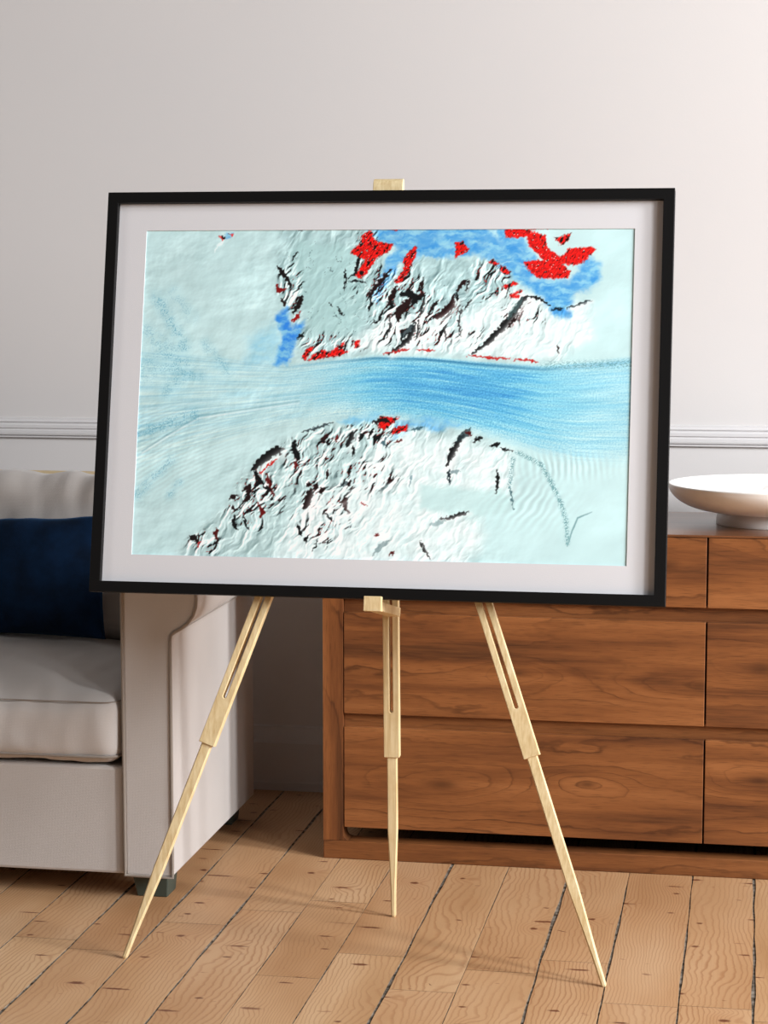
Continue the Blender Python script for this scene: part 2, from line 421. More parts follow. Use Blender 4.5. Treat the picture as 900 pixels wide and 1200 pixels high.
    qt = np.maximum.reduce([np.exp(-((X-455)/34)**2-((Y-345)/34)**2), np.exp(-((X-500)/42)**2-((Y-362)/24)**2), np.exp(-((X-572)/24)**2-((Y-330)/24)**2),
                            np.exp(-((X-333)/15)**2-((Y-345)/34)**2), np.exp(-((X-385)/36)**2-((Y-407)/12)**2), .72*np.exp(-((X-500)/60)**2-((Y-395)/18)**2),
                            .9*np.exp(-((X-425)/16)**2-((Y-300)/26)**2), .55*np.exp(-((X-610)/30)**2-((Y-375)/20)**2)])
    qb = np.maximum.reduce([np.exp(-((X-298)/34)**2-((Y-585)/40)**2), np.exp(-((X-362)/30)**2-((Y-545)/38)**2),
                            np.exp(-((X-420)/52)**2-((Y-515)/13)**2), .85*np.exp(-((X-238)/20)**2-((Y-645)/14)**2), .72*np.exp(-((X-385)/34)**2-((Y-605)/34)**2), .5*np.exp(-((X-430)/50)**2-((Y-560)/26)**2)])
    q = np.maximum(qt*mt, qb*mb)
    dens = np.clip(fbm(X/30, Y/24, 3, 95)*1.2+.5, 0, 1)
    big, mid_ = ridge(19, 40, 91, 3, .4), ridge(8, 17, 96, 3, .5)
    bx, by = grad(big); mx, my = grad(mid_)
    sb = -(bx*.86+by*.6)*k; sm = -(mx*.86+my*.6)*k
    soft = M*(1-.65*G)*(1-fjord)*(1-.30*W)
    C = C*(1+np.clip(2.3*sb*(.22+.8*q)*soft+.75*sm*(.14+.8*q)*soft, -.85, .35)[..., None]*A([1.15, .98, .96]))
    # small cracks over the grey shelf
    ck = np.abs(perlin(Xw/13, Yw/15, 131)); C = mixc(C, [.25,.34,.36], G*sstep(.035, .0, ck)*(fbm(X/14, Y/14, 2, 132) > .28)*.8)
    sh = sb*1.5+sm*.55
    thr = .285-.26*q*dens
    blk = sstep(thr, thr+.06, -sh)*sstep(.14, .40, q*(.5+dens))*M
    redz = sstep(thr-.05, thr, -sh)*(1-blk)*sstep(.30, .55, q*(.5+dens))*M*(perlin(X/2.4, Y/2.4, 98) > .02)
    C = mixc(C, [1,1,1], sstep(.12, .35, sh)*np.clip(q*1.2, 0, 1)*M*.85)
    C = mixc(C, [.74,.05,.03], redz*.85)
    maroon = sstep(.0, .5, fbm(X/12, Y/12, 2, 99))[..., None]
    blkc = A([.015,.02,.025])*(1-maroon)+A([.15,.015,.015])*maroon
    C = C*(1-.96*blk[..., None])+blkc*.96*blk[..., None]
    # ---- red rock patches
    def red(P, dark=.35, sc=3.0, soft=1.2):
        q_ = box(P, 12); X_, Y_ = X[q_], Y[q_]; C_ = C[q_]
        d = polyd(X_+fx[q_]*1.3+.3*wx[q_], Y_+fy[q_]*1.3+.3*wy[q_], P)
        m = sstep(soft, -soft, d)
        n = fbm((X_*.8+Y_*.6)/sc, (Y_*.8-X_*.6)/(sc*2.2), 3, 101, .6)
        lit = fbm((X_*.8+Y_*.6)/2.2, (Y_*.8-X_*.6)/4.5, 2, 104)
        C_ = mixc(C_, [.88,.07,.05], m)
        C_ = C_*(1+(m*np.clip(lit*.35, -.4, .15))[..., None])
        C_ = mixc(C_, [.06,.015,.015], m*sstep(.52-dark, .66-dark, n))
        C[q_] = mixc(C_, [.92,.90,.88], m*sstep(.52, .70, fbm(X_/2.6+9, Y_/2.0, 2, 103))*sstep(.1, .5, n+.35)*.9)
    red([(590,271),(600,264),(641,262),(640,270),(617,271),(637,278),(640,292),(655,303),(663,298),(662,293),(690,291),(697,294),(686,307),(672,313),(658,311),(668,320),(664,328),(652,329),(628,327),(618,318),(612,308),(636,307),(630,300),(619,290),(615,278),(600,281),(590,280)], .05)
    red([(417,285),(420,276),(428,271),(436,283),(457,288),(450,297),(438,303),(430,316),(421,329),(411,325),(424,306),(405,297)], .28)
    red([(470,303),(484,289),(485,300),(476,322),(466,334),(459,333),(470,318)], .25)
    red([(531,286),(540,284),(547,294),(538,299),(531,305)], .22)
    red([(648,281),(667,275),(664,284),(657,290)], .5)
    red([(450,264),(461,264),(461,271),(453,271)], 0)
    red([(351,424),(357,412),(366,409),(362,417),(356,426)], .45, 2.6)
    red([(358,427),(366,419),(378,414),(384,417),(396,408),(402,404),(400,413),(408,416),(398,421),(376,424)], .40, 3.2)
    red([(414,404),(420,402),(420,410),(415,412)], .3)
    red([(448,493),(471,493),(465,500),(454,508),(447,506)], .38)
    red([(466,506),(482,502),(481,509),(462,514)], .38)
    red([(575,306),(584,310),(581,314),(570,308)], .4); red([(586,313),(598,321),(594,324),(585,318)], .45)
    red([(588,338),(603,332),(606,335),(592,341)], .4); red([(598,348),(610,341),(612,344),(598,352)], .3)
    red([(600,350),(610,348),(606,353)], .2); red([(244,276),(250,279),(249,283),(246,281)], .4); red([(256,274),(262,275),(260,278)], .3)
    # ---- named ridges and crevasses
    def stroke(P, w, col=(.012,.015,.02), a=.97, tip=.25, hi=.0, jag=1.6):
        q_ = box(P, 14+w); X_, Y_ = X[q_], Y[q_]; C_ = C[q_]
        n = len(P)-1
        best = np.full(X_.shape, 1e9)
        for i in range(n):
            d, t = seg_d(X_+fx[q_]*jag, Y_+fy[q_]*jag, P[i], P[i+1])
            T = (i+t)/n
            wid = w*.5*(tip+(1-tip)*np.sin(np.clip(T, .02, .98)*np.pi)**.7)
            best = np.minimum(best, d-wid)
        C_ = mixc(C_, col, sstep(.8, -.5, best)*a)
        if hi:
            best = np.full(X_.shape, 1e9)
            for i in range(n):
                d, t = seg_d(X_-w*.65, Y_-w*.5, P[i], P[i+1]); best = np.minimum(best, d)
            C_ = mixc(C_, [1,1,1], np.exp(-(best/(w*.5+1))**2)*hi)
        C[q_] = C_
    MR = (.10, .012, .012)
    stroke([(556,417),(575,402),(590,386),(602,371),(613,353),(620,349)], 7, hi=.6); stroke([(596,375),(612,352)], 6, (.35,.48,.48), .6)
    stroke([(618,349),(632,352),(645,360)], 3)
    stroke([(648,365),(661,364)], 3, (.03,.12,.18)); stroke([(664,364),(678,359),(692,354)], 3, (.04,.10,.12), hi=.5)
    stroke([(456,418),(468,410),(478,402),(484,391),(486,381)], 6, hi=.5); stroke([(470,398),(484,384)], 6, (.12,.18,.2), .8)
    stroke([(508,376),(520,369),(529,360),(531,353)], 8, MR, hi=.5)
    stroke([(535,345),(536,355)], 3); stroke([(534,343),(541,335),(546,330)], 5, MR)
    stroke([(466,378),(466,368),(474,360),(480,352)], 10, MR, .95); stroke([(468,349),(478,346),(486,352),(482,358)], 8)
    stroke([(452,362),(458,348),(462,338)], 6, MR); stroke([(455,318),(446,328),(436,340),(430,350)], 5, MR)
    stroke([(430,348),(433,358),(429,367)], 3); stroke([(447,368),(443,378),(434,383)], 2.5)
    stroke([(417,300),(414,314),(412,322),(404,328)], 3.5); stroke([(399,317),(401,330),(399,342)], 2.5)
    stroke([(404,331),(418,332),(426,333)], 2); stroke([(383,358),(386,362)], 2); stroke([(393,362),(395,368),(400,373)], 2)
    stroke([(481,360),(490,352),(498,346)], 3); stroke([(487,345),(492,338),(494,328)], 3, MR)
    stroke([(502,370),(508,360),(513,355)], 4, (.08,.03,.03))
    for P in ([(455,372),(457,385),(453,398)], [(490,378),(491,390),(488,402)], [(540,365),(538,380),(541,396)], [(497,350),(492,372)], [(520,385),(524,400)], [(549,330),(545,344)], [(552,352),(546,364)]):
        stroke(P, 2.4, hi=.3)
    stroke([(317,314),(324,322),(332,331),(334,340)], 5, (.05,.01,.01)); stroke([(317,336),(320,343),(328,341)], 5, (.5,.02,.02)); stroke([(323,352),(328,361)], 4, MR)
    stroke([(348,350),(344,362),(338,370)], 6, (.06,.02,.02)); stroke([(347,368),(343,376),(338,380)], 4, (.6,.02,.02)); stroke([(345,400),(352,395)], 4)
    stroke([(247,276),(251,281)], 3, MR); stroke([(238,296),(243,288),(252,280)], 2.5, (.95,1,1), .8)
    stroke([(341,270),(350,268)], 1.5); stroke([(336,303),(341,297)], 2)
    stroke([(655,408),(656,415)], 3, MR); stroke([(596,388),(602,379),(608,373)], 3, MR)
    # red thread along the upper bank
    for P in ([(450,418),(470,414),(480,413)], [(490,413),(510,414)], [(550,419),(575,422),(600,423)], [(605,424),(620,424),(632,427)]):
        stroke(P, 2.4, (.75,.03,.02), .9)
    # lower massif
    stroke([(297,558),(305,548),(314,541),(327,532),(329,538)], 9, hi=.4); stroke([(306,562),(316,552),(326,545)], 2.2, (.8,.05,.03))
    stroke([(300,560),(304,568),(310,574)], 6); stroke([(314,562),(319,576),(324,588)], 4, (.35,.03,.02)); stroke([(311,577),(320,581)], 4)
    stroke([(272,592),(279,588)], 6, MR); stroke([(286,583),(294,576),(293,592),(286,598)], 5, (.10,.01,.01)); stroke([(275,600),(276,606)], 4, MR)
    stroke([(277,612),(277,622),(281,629)], 4.5); stroke([(289,612),(291,622),(296,629)], 3); stroke([(305,597),(312,608),(308,614)], 4, (.4,.03,.02)); stroke([(320,592),(324,590)], 3)
    stroke([(224,638),(230,640),(233,644)], 7, (.06,.02,.02)); stroke([(252,636),(256,630),(257,645)], 3, (.3,.03,.02)); stroke([(234,650),(236,644)], 2, (.8,.04,.03))
    stroke([(346,522),(347,534),(352,545)], 7); stroke([(349,545),(350,556)], 4, (.4,.02,.02)); stroke([(362,573),(368,575)], 5, MR)
    stroke([(362,602),(366,590),(369,580)], 9, (.07,.008,.008), hi=.5); stroke([(373,580),(376,572)], 6, MR); stroke([(380,583),(384,578)], 6, MR); stroke([(387,566),(388,558)], 4, MR)
    stroke([(355,622),(358,632),(360,634)], 4); stroke([(388,608),(396,616)], 2.5); stroke([(374,652),(379,640)], 2); stroke([(364,642),(367,634)], 3)
    stroke([(405,594),(411,590),(410,598),(415,607)], 5, MR, hi=.4); stroke([(400,577),(412,571),(418,570)], 4, (.15,.2,.22), .7); stroke([(413,573),(417,570)], 3, MR)
    stroke([(430,594),(436,597)], 1.6, (.6,.03,.02)); stroke([(447,632),(452,632)], 3, (.4,.02,.02)); stroke([(466,654),(471,651)], 4, (.3,.02,.02))
    stroke([(355,512),(370,508),(392,500)], 3, (.10,.14,.16), .8); stroke([(386,526),(389,519)], 4); stroke([(396,522),(398,515)], 3, (.4,.03,.02)); stroke([(410,528),(415,516),(416,511)], 7, hi=.4)
    stroke([(425,520),(430,512)], 5); stroke([(436,518),(440,508)], 4); stroke([(418,540),(418,528)], 3); stroke([(440,500),(452,496),(462,500)], 5, (.08,.05,.05))
    stroke([(460,514),(452,524),(458,528)], 3, (.15,.3,.35), .8); stroke([(468,523),(476,520)], 2.4, (.35,.05,.04)); stroke([(488,508),(500,504)], 3, (.15,.3,.35), .8)
    stroke([(530,549),(534,537),(540,525),(548,512)], 7, hi=.5); stroke([(541,520),(556,506)], 7, (.12,.20,.22), .75)
    stroke([(532,555),(534,570)], 3, (.1,.15,.18)); stroke([(533,556),(545,556)], 3, (.35,.45,.48), .6)
    stroke([(551,509),(558,513)], 4, (.3,.03,.02)); stroke([(561,520),(570,515)], 5); stroke([(581,526),(590,522)], 5); stroke([(592,528),(606,531)], 2)
    stroke([(589,552),(590,565),(589,580)], 3.4); stroke([(604,572),(607,585),(609,598)], 1.8, (.2,.35,.38), .8)
    stroke([(524,611),(535,610),(548,605),(558,603)], 3.2, hi=.4); stroke([(513,618),(530,614)], 6, (.45,.56,.58), .5)
    stroke([(501,637),(507,648),(514,658)], 2.8, hi=.3); stroke([(486,575),(488,562)], 2, (.35,.5,.55), .7); stroke([(446,655),(455,645),(463,638)], 5, (.40,.50,.52), .6)
    # dotted moraine and the V at the lower right
    dots = (perlin(X/1.6, Y/1.6, 111) > -.1)
    for a_, b_ in [((612,532),(640,546)),((640,546),(652,566)),((652,566),(664,590)),((664,590),(671,612)),((671,612),(673,636)),((607,540),(604,572))]:
        d, _ = seg_d(X+fx, Y+fy, a_, b_)
        C = mixc(C, [.33,.55,.58], np.exp(-(d/2.4)**2)*dots*.75)
    stroke([(673,640),(678,622),(684,607),(700,600)], 1.5, (.40,.58,.60), .8, jag=.2)
    # streaks on the far right bank
    spk = (perlin(X/2.4+Y/3, Y/1.2, 121) > .12)*np.exp(-((Y-(431-.03*(X-640)))/5)**2)*sstep(625, 650, X)
    C = mixc(C, [.30,.52,.56], spk*.6)
    C = np.clip(C, 0, 1)
    # design values above are display values; turn them linear
    return np.where(C <= .04045, C/12.92, ((C+.055)/1.055)**2.4)
WORLD, KEY, KEY2, KEY3, FILL, LEFT = .03, 290, 16, 80, 1, 26
# ------------------------------------------------------------------ the room
WY = 4.656
def structure(o, label=None):
    o['kind'] = 'structure'
    if label: o['label'] = label
    o['category'] = o.name.split('_')[0]
    return o
# floor: boards with real gaps over a dark bed, one mesh
def build_floor():
    lines = [-1.31, -1.191, -1.070, -.946, -.826, -.712, -.592, -.476, -.352, -.232, -.106, .015]
    gaps = [.003, .0042, .0034, .0040, .0014, .0016, .0042, .0012, .0050, .0034, .0032, .0048]
    while lines[0] > -4.6: lines.insert(0, lines[0]-.1185); gaps.insert(0, .003)
    while lines[-1] < 3.8: lines.append(lines[-1]+.1195); gaps.append(.0032)
    bm = bmesh.new(); lay = bm.faces.layers.float_color.new('board_f') if hasattr(bm.faces.layers, 'float_color') else None
    data = []
    rnd = random.Random(11)
    def quad(x0, x1, y0, y1, z):
        return bm.faces.new([bm.verts.new((x0, y0, z)), bm.verts.new((x1, y0, z)), bm.verts.new((x1, y1, z)), bm.verts.new((x0, y1, z))])
    joints = {3: [3.72], 4: [3.36, 3.80], 5: [3.50], 6: [3.33], 2: [3.62], 1: [3.44]}
    n0 = lines.index(-1.31)
    for i in range(len(lines)-1):
        ga, gb = gaps[i]/2, gaps[i+1]/2
        x0, x1 = lines[i]+ga, lines[i+1]-gb
        j = sorted(joints.get(i-n0, [])+[rnd.uniform(-.8, 2.6), rnd.uniform(3.0, 4.4)]) if (i-n0) not in joints else sorted(joints[i-n0]+[rnd.uniform(-.5, 2.4)])
        ys = [-1.2]+j+[WY]
        for a, b in zip(ys[:-1], ys[1:]):
            r = (rnd.random(), rnd.random(), rnd.random(), 1)
            y0, y1 = a+(.0006 if a > -1.2 else 0), b-(.0006 if b < WY else 0)
            # slightly wavering edges, a few verts down each side
            n = max(2, int((y1-y0)/.06)); L, R = [], []
            for k in range(n+1):
                y = y0+(y1-y0)*k/n
                wl = ga*.55*math.sin(y*9+i)+ga*.4*math.sin(y*31+i*2); wr = gb*.55*math.sin(y*8+i+3)+gb*.4*math.sin(y*27+i)
                L.append(bm.verts.new((x0+wl, y, 0))); R.append(bm.verts.new((x1+wr, y, 0)))
            for k in range(n):
                f = bm.faces.new((L[k], R[k], R[k+1], L[k+1])); f.material_index = 0; data.append(r)
            lo_l = [bm.verts.new((v.co.x, v.co.y, -.006)) for v in L]; lo_r = [bm.verts.new((v.co.x, v.co.y, -.006)) for v in R]
            for k in range(n):
                f = bm.faces.new((lo_l[k], L[k], L[k+1], lo_l[k+1])); f.material_index = 1; data.append(r)
                f = bm.faces.new((R[k], lo_r[k], lo_r[k+1], R[k+1])); f.material_index = 1; data.append(r)
    f = quad(lines[0], lines[-1], -1.2, WY, -.0016); f.material_index = 1; data.append((0, 0, 0, 1))
    me = bpy.data.meshes.new('floor'); bm.to_mesh(me); bm.free()
    me.materials.append(FLOOR); me.materials.append(GAP)
    at = me.attributes.new('board', 'FLOAT_COLOR', 'CORNER')
    cols = np.zeros((len(me.loops), 4), np.float32)
    for p, r in zip(me.polygons, data): cols[p.loop_start:p.loop_start+p.loop_total] = r
    at.data.foreach_set('color', cols.ravel())
    if 'board_f' in me.attributes: me.attributes.remove(me.attributes['board_f'])
    structure(link('floor', me, None))
build_floor()
bm = bmesh.new(); add_box(bm, -4.6, 3.8, WY, WY+.1, 0, 2.75); structure(bm_obj('wall_back', bm, WALL))
def profile(name, pts, mat):
    bm = bmesh.new(); add_prism(bm, pts, -4.6, 3.8, 'x'); return structure(bm_obj(name, bm, mat))
P = lambda d, z: (WY-d, z)
# dado rail: flat band, groove, bead, groove, fillet
profile('trim_1', [P(0,.819), P(.006,.819), P(.0075,.8205), P(.0075,.8225), P(.004,.8235), P(.004,.8250), P(.0095,.8262), P(.0105,.830), P(.0105,.8365), P(.0075,.8385), P(.0075,.8405),
                   P(.0105,.8425), P(.0105,.8495), P(.0085,.8530), P(.0045,.8540), P(.0045,.8555), P(.0075,.8565), P(.0075,.8585), P(.0035,.8610), P(.0035,.8655), P(0,.8668)], TRIM)
profile('baseboard_back', [P(0,0), P(.018,0), P(.018,.019), P(.0165,.020), P(.0165,.022), P(.016,.023), P(.016,.113), P(.0135,.1145), P(.0135,.1165), P(.012,.118), P(.010,.128), P(.0055,.143), P(.005,.150), P(0,.152)], TRIM)
# ------------------------------------------------------------------ chest of drawers
CY, CD = 4.095, 4.512
CT, CX0, CX1 = .688, -.862, .686
chest = empty('chest_of_drawers', ((CX0+CX1)/2, (CY+CD)/2, 0), 'low brown walnut chest of drawers with plain handleless fronts against the wall', 'chest of drawers')
def box_part(name, x0, x1, y0, y1, z0, z1, mat, parent, seed=0.0, bevel=.0015, M=None):
    bm = bmesh.new(); add_box(bm, x0, x1, y0, y1, z0, z1, M); return bm_obj(name, bm, mat, parent, False, seed, bevel)
box_part('top', CX0, CX1, CY, CD, .6835, CT, WOOD_TOP, chest, 2.0, .001)
pw = .042
for k, x in enumerate((CX0, CX1-pw)):
    # post standing on the plinth, with a small rounded foot on its inner side
    bm = bmesh.new(); s = 1 if k == 0 else -1
    xa, xb = (x, x+pw) if k == 0 else (x+pw, x)
    pts = [(xa, .039), (xa, .683), (xb, .683), (xb, .052)]
    for q in range(7):
        a = math.pi+q*math.pi/2/6
        pts.append((xb+s*.013+s*.013*math.cos(a), .052+.013*math.sin(a)))
    add_prism(bm, pts, CY, CY+.045, 'y'); bm_obj('post', bm, WOOD_V, chest, False, 3.0+k, .0012)
    box_part('rear_post', x, x+pw, CD-.045, CD, 0, .683, WOOD_V, chest, 5.0+k)
box_part('plinth', CX0, CX1, CY, CY+.045, 0, .0385, WOOD_RAIL, chest, 1.5, .002)
for k, x in enumerate((CX0+.004, CX1-.022)):
    box_part('side_panel', x, x+.018, CY+.045, CD-.045, .05, .683, WOOD_V, chest, 8.0+k)
box_part('back_panel', CX0+pw, CX1-pw, CD-.014, CD-.004, .06, .683, SHADE, chest)
box_part('bottom_panel', CX0+pw, CX1-pw, CY+.03, CD-.015, .069, .078, SHADE, chest)
XL, XM, XR = CX0+pw+.0015, -.088, CX1-pw-.0015
for k, (z0, z1) in enumerate(((.2775, .3045), (.5145, .5425))):
    box_part('rail', XL-.001, XR+.001, CY+.014, CY+.05, z0-.004, z1+.004, WOOD_RAIL, chest, 11.0+k*3, .0008)
rows = [(.067, .277, (-.615, 4.1, .165), (-.32, 4.1, .178), (.02, 4.1, .20), (-.16, 4.1, .205)),
        (.305, .514, (-.10, 4.1, .385), (-.46, 4.1, .40), (.02, 4.1, .425), (.3, 4.1, .37)),
        (.543, .6825, (-.17, 4.1, .625), (-.55, 4.1, .60), (.12, 4.1, .66), (.40, 4.1, .60))]
for r, (z0, z1, ka, kb, kc, kd_) in enumerate(rows):
    for c, (x0, x1) in enumerate(((XL, XM-.0016), (XM+.0016, XR))):
        bm = bmesh.new(); add_box(bm, x0, x1, CY+.0015, CY+.022, z0, z1)
        d = bm_obj('drawer', bm, WOOD_H, chest, False, 1.7*r+4.3*c+.6, .0012)
        d['knot_a'] = [float(q) for q in (ka if c == 0 else kc)]; d['knot_b'] = [float(q) for q in (kb if c == 0 else kd_)]
        bm = bmesh.new(); add_box(bm, x0+.006, x1-.006, CY+.022, CD-.03, z0+.014, z1-.012); bm_obj('drawer_box', bm, SHADE, d)
# ------------------------------------------------------------------ bowl
def bowl():
    cx, cy, z = .036, 4.318, CT
    R, rf = .212, .113
    root = empty('pedestal_bowl', (cx, cy, z), 'wide shallow white ceramic bowl on a round foot on top of the wooden chest', 'bowl')
    seg = 128
    outer = []
    zt, zb = .083, .026
    for i in range(19):      # outside from the foot up to the rim
        t = i/18; r = .098+(R-.098)*math.sin(t*math.pi/2)**1.0
        outer.append((r, zb+(zt-zb-.004)*(1-math.cos(t*math.pi/2)**1.15)**1.12))
    outer = [(0.0, zb), (.05, zb)]+outer
    rim = [(R+.0008, zt-.002), (R, zt), (R-.0025, zt+.0008), (R-.005, zt-.0006)]
    inner = []
    for i in range(1, 31):
        t = i/30; r = (R-.005)*(1-t)
        inner.append((r, zb+.006+(zt-zb-.0066)*(r/(R-.005))**2.1))
    prof = outer+rim+inner
    bm = bmesh.new(); rings = []
    n_out = len(outer)+len(rim)
    for j, (r, h) in enumerate(prof):
        if r < 1e-6: rings.append([bm.verts.new((cx, cy, z+h))]); continue
        ring = []
        for k in range(seg):
            a = 2*math.pi*k/seg; dh = 0
            if j >= n_out:      # pressed dimples round the inside
                t = (j-n_out)/30
                dh = .0036*math.cos(a*18+(math.pi if int(t*7) % 2 else 0))*math.sin(min(1, t*7 % 1.0 if t*7 < 4 else 0)*math.pi)
            ring.append(bm.verts.new((cx+r*math.cos(a), cy+r*math.sin(a), z+h+dh)))
        rings.append(ring)
    for A, B in zip(rings[:-1], rings[1:]):
        for k in range(seg):
            if len(A) == 1: bm.faces.new((A[0], B[(k+1) % seg], B[k]))
            elif len(B) == 1: bm.faces.new((A[k], A[(k+1) % seg], B[0]))
            else: bm.faces.new((A[k], A[(k+1) % seg], B[(k+1) % seg], B[k]))
    bm_obj('bowl_body', bm, CERAMIC, root, True)
    bm = bmesh.new(); rings = []
    for r, h in ((rf-.008, .0), (rf-.001, .0), (rf, .001), (rf-.001, .024), (rf-.003, .0285), (rf-.014, .0285), (rf-.012, .020), (rf-.010, .0)):
        rings.append([bm.verts.new((cx+r*math.cos(2*math.pi*k/seg), cy+r*math.sin(2*math.pi*k/seg), z+h)) for k in range(seg)])
    for i in range(len(rings)-1):
        for k in range(seg): bm.faces.new((rings[i][k], rings[i][(k+1) % seg], rings[i+1][(k+1) % seg], rings[i+1][k]))
    bm_obj('foot_ring', bm, CERAMIC, root, True)
bowl()
# ------------------------------------------------------------------ sofa
SF, SB = 3.73, 4.390                # front of the arms, back
AX0, AX1 = -1.173, -1.079           # right arm, inner and outer face
SXL = -2.95                         # outer face of the far arm
sofa = empty('sofa', ((SXL+AX1)/2, (SF+SB)/2, 0), 'pale grey fabric sofa with rolled arms and piped edges beside the wooden chest', 'sofa')
def arm_outline(n=14):
    pts = [(AX0, .052), (AX0, .585)]
    cx, cz, r = -1.1, .592, .073
    for i in range(n+1):                    # over the top, from the inner side to the outer bulge
        a = math.pi-i*math.pi/n; pts.append((cx+r*math.cos(a), cz+r*math.sin(a)))
    for q in ((-1.0285, .575), (-1.034, .559), (-1.044, .545), (-1.058, .534), (-1.071, .527), (-1.0775, .520), (AX1, .510), (AX1, .052)): pts.append(q)
    return pts
def build_arm(flip):
    F = (lambda x: x) if not flip else (lambda x: AX1+SXL-x)
    pts = arm_outline()
    bm = bmesh.new(); add_prism(bm, [(F(x), z) for x, z in pts], SF, SB-.006, 'y')
    a = bm_obj('arm', bm, FAB, sofa, False, 0, .005, 3)
    for p in a.data.polygons: p.use_smooth = len(p.vertices) == 4
    loop = []
    for x, z in pts:
        loop.append((F(x), SF-.0005, z))
    # even the loop out so the piping bends smoothly
    dense = []
    for i in range(len(loop)):
        A, B = Vector(loop[i]), Vector(loop[(i+1) % len(loop)]); n = max(1, int((B-A).length/.02))
        for k in range(n): dense.append(A.lerp(B, k/n))
    tube('piping', dense, .0032, PIPE, a, True)
    tube('piping', [(F(-1.0755), SF+.004+i*(SB-SF-.02)/10, .521) for i in range(11)], .0016, PIPE, a)
    return a
build_arm(False); build_arm(True)
LX0, LX1 = AX1+SXL-AX0, AX0         # between the arms
def soft_box(name, x0, x1, y0, y1, z0, z1, mat, parent, r=.03, crown=.02, front=.0, nx=56, ny=40, nz=20, wr=.004, ws=7, seed=1, crown_dir='z'):
    """upholstered block: rounded edges, a crowned face, faint creases"""
    bm = bmesh.new(); W, D, H = x1-x0, y1-y0, z1-z0
    C = Vector(((x0+x1)/2, (y0+y1)/2, (z0+z1)/2)); vs = {}
    def V(i, j, k):
        if (i, j, k) in vs: return vs[(i, j, k)]
        # pack the grid lines towards the edges
        f = lambda t: .5-.5*math.cos(math.pi*t)*(.35)-.5*(1-.35)*(1-2*t)
        p = Vector(((f(i/nx)-.5)*W, (f(j/ny)-.5)*D, (f(k/nz)-.5)*H))
        q = Vector((max(-W/2+r, min(W/2-r, p.x)), max(-D/2+r, min(D/2-r, p.y)), max(-H/2+r, min(H/2-r, p.z))))
        d = p-q
        if d.length > 1e-9: p = q+d.normalized()*min(r, max(abs(d.x), abs(d.y), abs(d.z)))
        u, v, w = 2*p.x/W, 2*p.y/D, 2*p.z/H
        if crown_dir == 'z':
            b = (1-abs(u)**3.2)*(1-abs(v)**3.2); p.z += crown*b*(1 if w > 0 else .15)*abs(w)
            p.y -= front*(1-abs(u)**4)*(1-abs(w)**2.5)*(1 if v < 0 else 0)*abs(v)
        else:
            b = (1-abs(u)**3.0)*(1-abs(w)**3.0); p.y -= crown*b*(1 if v < 0 else .2)*abs(v)
            p.z += front*(1-abs(u)**3)*(1 if w > 0 else 0)*abs(w)**2
        g = C+p
        n = vnoise((g.x, g.y*1.4, g.z*1.4), ws, seed)*wr+vnoise((g.x*2, g.y*.6, g.z*.6), ws*2.1, seed+4)*wr*.55
        g += Vector((.3*n, -n, n)) if crown_dir == 'z' else Vector((.3*n, -n, .7*n))
        vs[(i, j, k)] = bm.verts.new(g); return vs[(i, j, k)]
    for i in range(nx):
        for j in range(ny):
            bm.faces.new((V(i,j,0), V(i,j+1,0), V(i+1,j+1,0), V(i+1,j,0))); bm.faces.new((V(i,j,nz), V(i+1,j,nz), V(i+1,j+1,nz), V(i,j+1,nz)))
        for k in range(nz):
            bm.faces.new((V(i,0,k), V(i+1,0,k), V(i+1,0,k+1), V(i,0,k+1))); bm.faces.new((V(i,ny,k), V(i,ny,k+1), V(i+1,ny,k+1), V(i+1,ny,k)))
    for j in range(ny):
        for k in range(nz):
            bm.faces.new((V(0,j,k), V(0,j,k+1), V(0,j+1,k+1), V(0,j+1,k))); bm.faces.new((V(nx,j,k), V(nx,j+1,k), V(nx,j+1,k+1), V(nx,j,k+1)))
    return bm_obj(name, bm, mat, parent, True)
